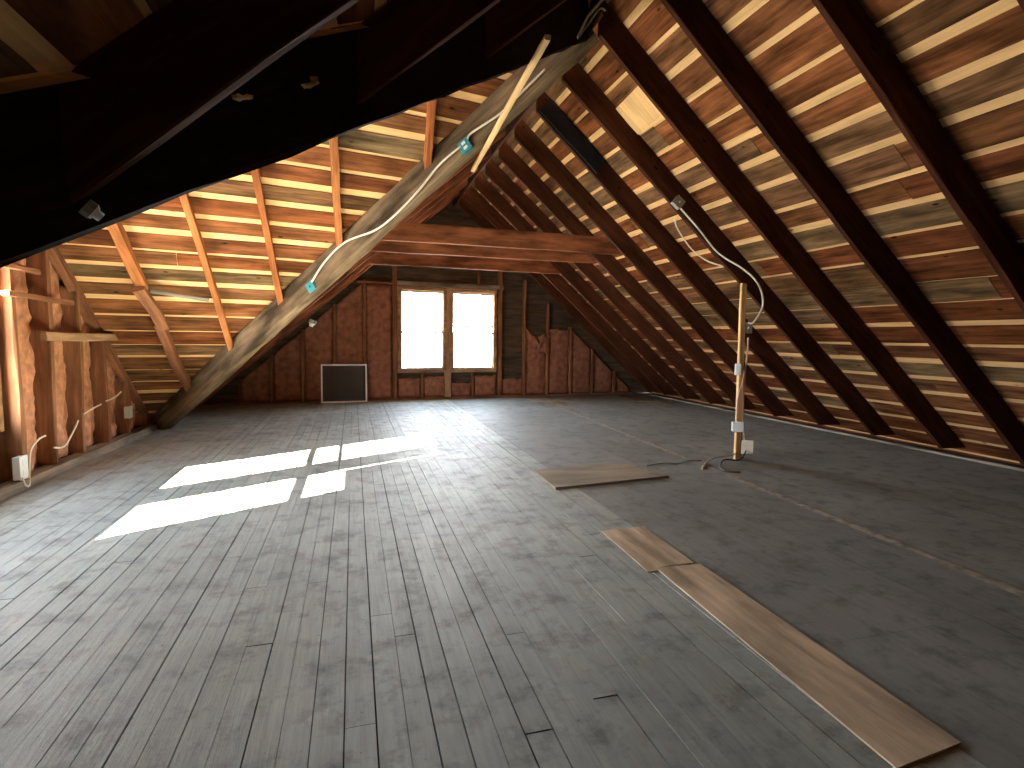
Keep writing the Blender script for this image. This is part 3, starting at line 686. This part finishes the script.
cable('post_cable', [tuple(PP(.48) + Vector((.02, -.05, .03))), tuple(PP(.42) + Vector((-.01, -.06, 0))), tuple(PP(.36) + Vector((-.055, -.06, 0))), tuple(PP(.29) + Vector((-.075, -.06, 0))), tuple(PP(.22) + Vector((-.07, -.06, 0)))], .010, M['tancable'], 'tan cable bowing out between the two white outlets of the post')
cable('post_cable', [(3.76, 6.0, 2.86), (3.84, 6.10, 2.80), (3.99, 6.20, 2.70), (4.18, 6.24, 2.54), (4.35, 6.16, 2.40), (4.45, 5.98, 2.32)], .009, M['cream'], 'short cream cable sagging below the metal rafter box')
cable('floor_cable', [tuple(PP(.03) + Vector((-.04, -.05, .02))), (4.15, 5.36, .06), (3.95, 5.32, .05), (3.80, 5.25, .012), (3.62, 5.05, .010)], .010, M['greycable'], 'grey cable curling on the floor from the foot of the post')
cable('floor_cable', [tuple(PP(.05) + Vector((.08, -.06, 0))), (4.25, 5.25, .03), (4.02, 5.22, .05), (3.85, 5.05, .010), (3.80, 4.88, .010), (3.92, 4.82, .010)], .009, M['black'], 'black cable looping on the floor under the lowest post box')
cable('floor_cable', [(3.10, 5.32, .008), (3.35, 5.38, .008), (3.52, 5.34, .008), (3.70, 5.42, .008), (3.85, 5.40, .008)], .005, M['black'], 'thin dark wire lying on the floor between panel and post')
m = MB(); r = random.Random(2)
# rafter box, lamp boxes
RAX = frame((.755, 0, -.656), (0, -1, 0), (0, 0, 0))
ebox('junction_box', Vector((3.68, 5.80, 3.00)), (.115, .06, .11), Matrix.Rotation(math.radians(38), 4, 'Y'), (M['metal'], M['metal']), 'metal junction box on the side of a long rafter with white cable', None, 'switch')
vr = Matrix.Rotation(math.radians(-39.9), 4, 'Z') @ Matrix.Rotation(math.radians(-33), 4, 'Y')
ebox('junction_box', Vector((1.118, 5.731, 3.346)), (.12, .05, .12), vr, (M['blue'], M['blue']), 'upper blue plastic box with sockets on the weathered valley beam', 'blue boxes on the weathered valley beam', 'outlet')
ebox('junction_box', Vector((-.482, 7.068, 1.966)), (.11, .05, .11), vr, (M['blue'], M['blue']), 'lower blue plastic box on the weathered valley beam', 'blue boxes on the weathered valley beam', 'switch', M['black'])
cable('beam_cable', [(-.47, 7.05, 2.02), (-.31, 6.92, 2.25), (-.08, 6.73, 2.46), (.25, 6.46, 2.57), (.46, 6.28, 2.72), (.7, 6.08, 2.96), (.89, 5.92, 3.19), (1.08, 5.75, 3.34)], .011, M['cream'], 'cream cable stapled along the weathered beam between the blue boxes')
cable('beam_cable', [(1.14, 5.70, 3.40), (1.18, 5.67, 3.46), (1.42, 5.47, 3.60), (1.59, 5.33, 3.76), (1.78, 5.17, 3.94)], .011, M['cream'], 'cream cable climbing the beam above the upper blue box to the peak')
cable('peak_cable', [(1.80, 4.42, 3.86), (1.86, 4.45, 3.98), (1.93, 4.48, 4.10), (2.08, 4.52, 4.28)], .011, M['cream'], 'white cable hanging at the peak beside the near-black beam')
cable('peak_cable', [(1.79, 4.40, 3.84), (1.90, 4.46, 3.99), (2.02, 4.50, 4.16), (2.12, 4.60, 4.22)], .007, M['greycable'], 'thin second cable beside the white one at the peak')
# lamp holder box on near dark beam
def lampbox(c, rot, label, s=1.0):
    mw = Matrix.Translation(c) @ rot
    e = bpy.data.objects.new('lamp_holder', None); C.objects.link(e); e.matrix_basis = mw; tag(e, label, 'lamp holder')
    m = MB(); k = 8; vs = []; R = .05 * s
    for z in (0, .045 * s):
        for q in range(k): a = math.pi * (2 * q + 1) / k; vs.append(mw @ Vector((R * math.cos(a), R * math.sin(a), -z)))
    m.add(vs, [tuple(range(8)), tuple(range(15, 7, -1))] + [(q, 8 + q, 8 + (q + 1) % 8, (q + 1) % 8) for q in range(8)])
    a = m.build('box_body', M['metal'], None, mw); a.parent = e; a.matrix_basis = Matrix.Identity(4)
    m = MB(); k = 16; prof = [(.042, -.045), (.040, -.055), (.028, -.062), (.026, -.09), (.022, -.09), (.020, -.07), (.0, -.07)]; vs = []
    for rr, z in prof:
        for q in range(k): an = 2 * math.pi * q / k; vs.append(mw @ Vector((rr * s * math.cos(an), rr * s * math.sin(an), z * s)))
    m.add(vs, [(j * k + q, (j + 1) * k + q, (j + 1) * k + (q + 1) % k, j * k + (q + 1) % k) for j in range(len(prof) - 1) for q in range(k)])
    b = m.build('socket', M['white'], None, mw, smooth=True); b.parent = e; b.matrix_basis = Matrix.Identity(4)
lampbox(Vector((-.70, 1.80, 1.74)), Matrix.Rotation(math.radians(-50), 4, 'Y') @ Matrix.Rotation(math.radians(20), 4, 'X'), 'metal lamp box with shiny socket under the near-black beam', .5)
lampbox(Vector((-.60, 9.22, 1.62)), Matrix.Rotation(math.radians(20), 4, 'Y'), 'small white lamp socket hanging below the rafters behind the weathered beam', 1.2)

# stud wall wiring
RW = Matrix.Rotation(math.radians(90), 4, 'Z')
ebox('outlet_box', Vector((-2.79, 5.735, .20)), (.12, .05, .20), RW, (M['white'], M['white']), 'white outlet box with hanging cable on the stud wall', None, 'outlet')
ebox('outlet_box', Vector((-2.79, 8.17, .36)), (.12, .05, .15), RW, (M['white'], M['white']), 'small pale box on the stud wall near its low end', None, 'outlet')
cable('wall_cable', [(-2.78, 5.69, .12), (-2.77, 5.71, .05), (-2.77, 5.77, .03), (-2.78, 5.80, .12), (-2.79, 5.86, .32), (-2.79, 6.0, .40), (-2.80, 6.14, .41)], .009, M['cream'], 'white cable looping out of the outlet box on the stud wall')
cable('wall_cable', [(-2.80, 6.28, .27), (-2.78, 6.42, .25), (-2.78, 6.59, .34), (-2.79, 6.77, .46)], .009, M['cream'], 'white cable dipping across the second bay of the stud wall')
cable('wall_cable', [(-2.79, 6.89, .51), (-2.79, 7.1, .54), (-2.79, 7.33, .565)], .009, M['cream'], 'short white cable across the third bay of the stud wall')
cable('wall_cable', [(-2.79, 7.47, .585), (-2.79, 7.7, .60), (-2.79, 7.91, .65)], .009, M['cream'], 'short white cable across the fourth bay of the stud wall')

# leaning screen
e = empty('window_screen', (-.18, 11.8, 0), 'white-framed insect screen leaning against the far wall', 'screen')
x0, x1, hz = -.64, .27, .79; yb, yt = 11.86, 11.93
def sp(x, z, d=0): return Vector((x, 11.83 + .1 * x + .07 * z / hz + d, z))
m = MB()
for a, b, c, d in ((x0, x0 + .03, 0, hz), (x1 - .03, x1, 0, hz), (x0 + .03, x1 - .03, 0, .03), (x0 + .03, x1 - .03, hz - .03, hz)):
    m.prism([sp(a, c), sp(b, c), sp(b, d), sp(a, d)], (0, .018, 0))
m.build('screen_frame', M['alu'], e)
m = MB(); m.prism([sp(x0 + .03, .03, .008), sp(x1 - .03, .03, .008), sp(x1 - .03, hz - .03, .008), sp(x0 + .03, hz - .03, .008)], (0, .002, 0)); m.build('screen_mesh', M['screen'], e)

# portals guide the sky sampling through the real window openings
def portal(c, sx, sz, dirv):
    d = bpy.data.lights.new('window_portal', 'AREA'); d.shape = 'RECTANGLE'; d.size = sx; d.size_y = sz; d.cycles.is_portal = True
    o = bpy.data.objects.new('window_portal', d); C.objects.link(o); o.location = c; o.rotation_euler = Vector(dirv).to_track_quat('-Z', 'Z' if False else 'Y').to_euler()
for a, b in FW: portal(((a + b) / 2, fy((a + b) / 2, .2), sum(FZ) / 2), b - a + .1, FZ[1] - FZ[0] + .1, (.1, -1, 0))
for a, b in LWIN: portal((XS - .04, (a + b) / 2, sum(LZ) / 2), b - a + .1, LZ[1] - LZ[0] + .1, (1, 0, 0))
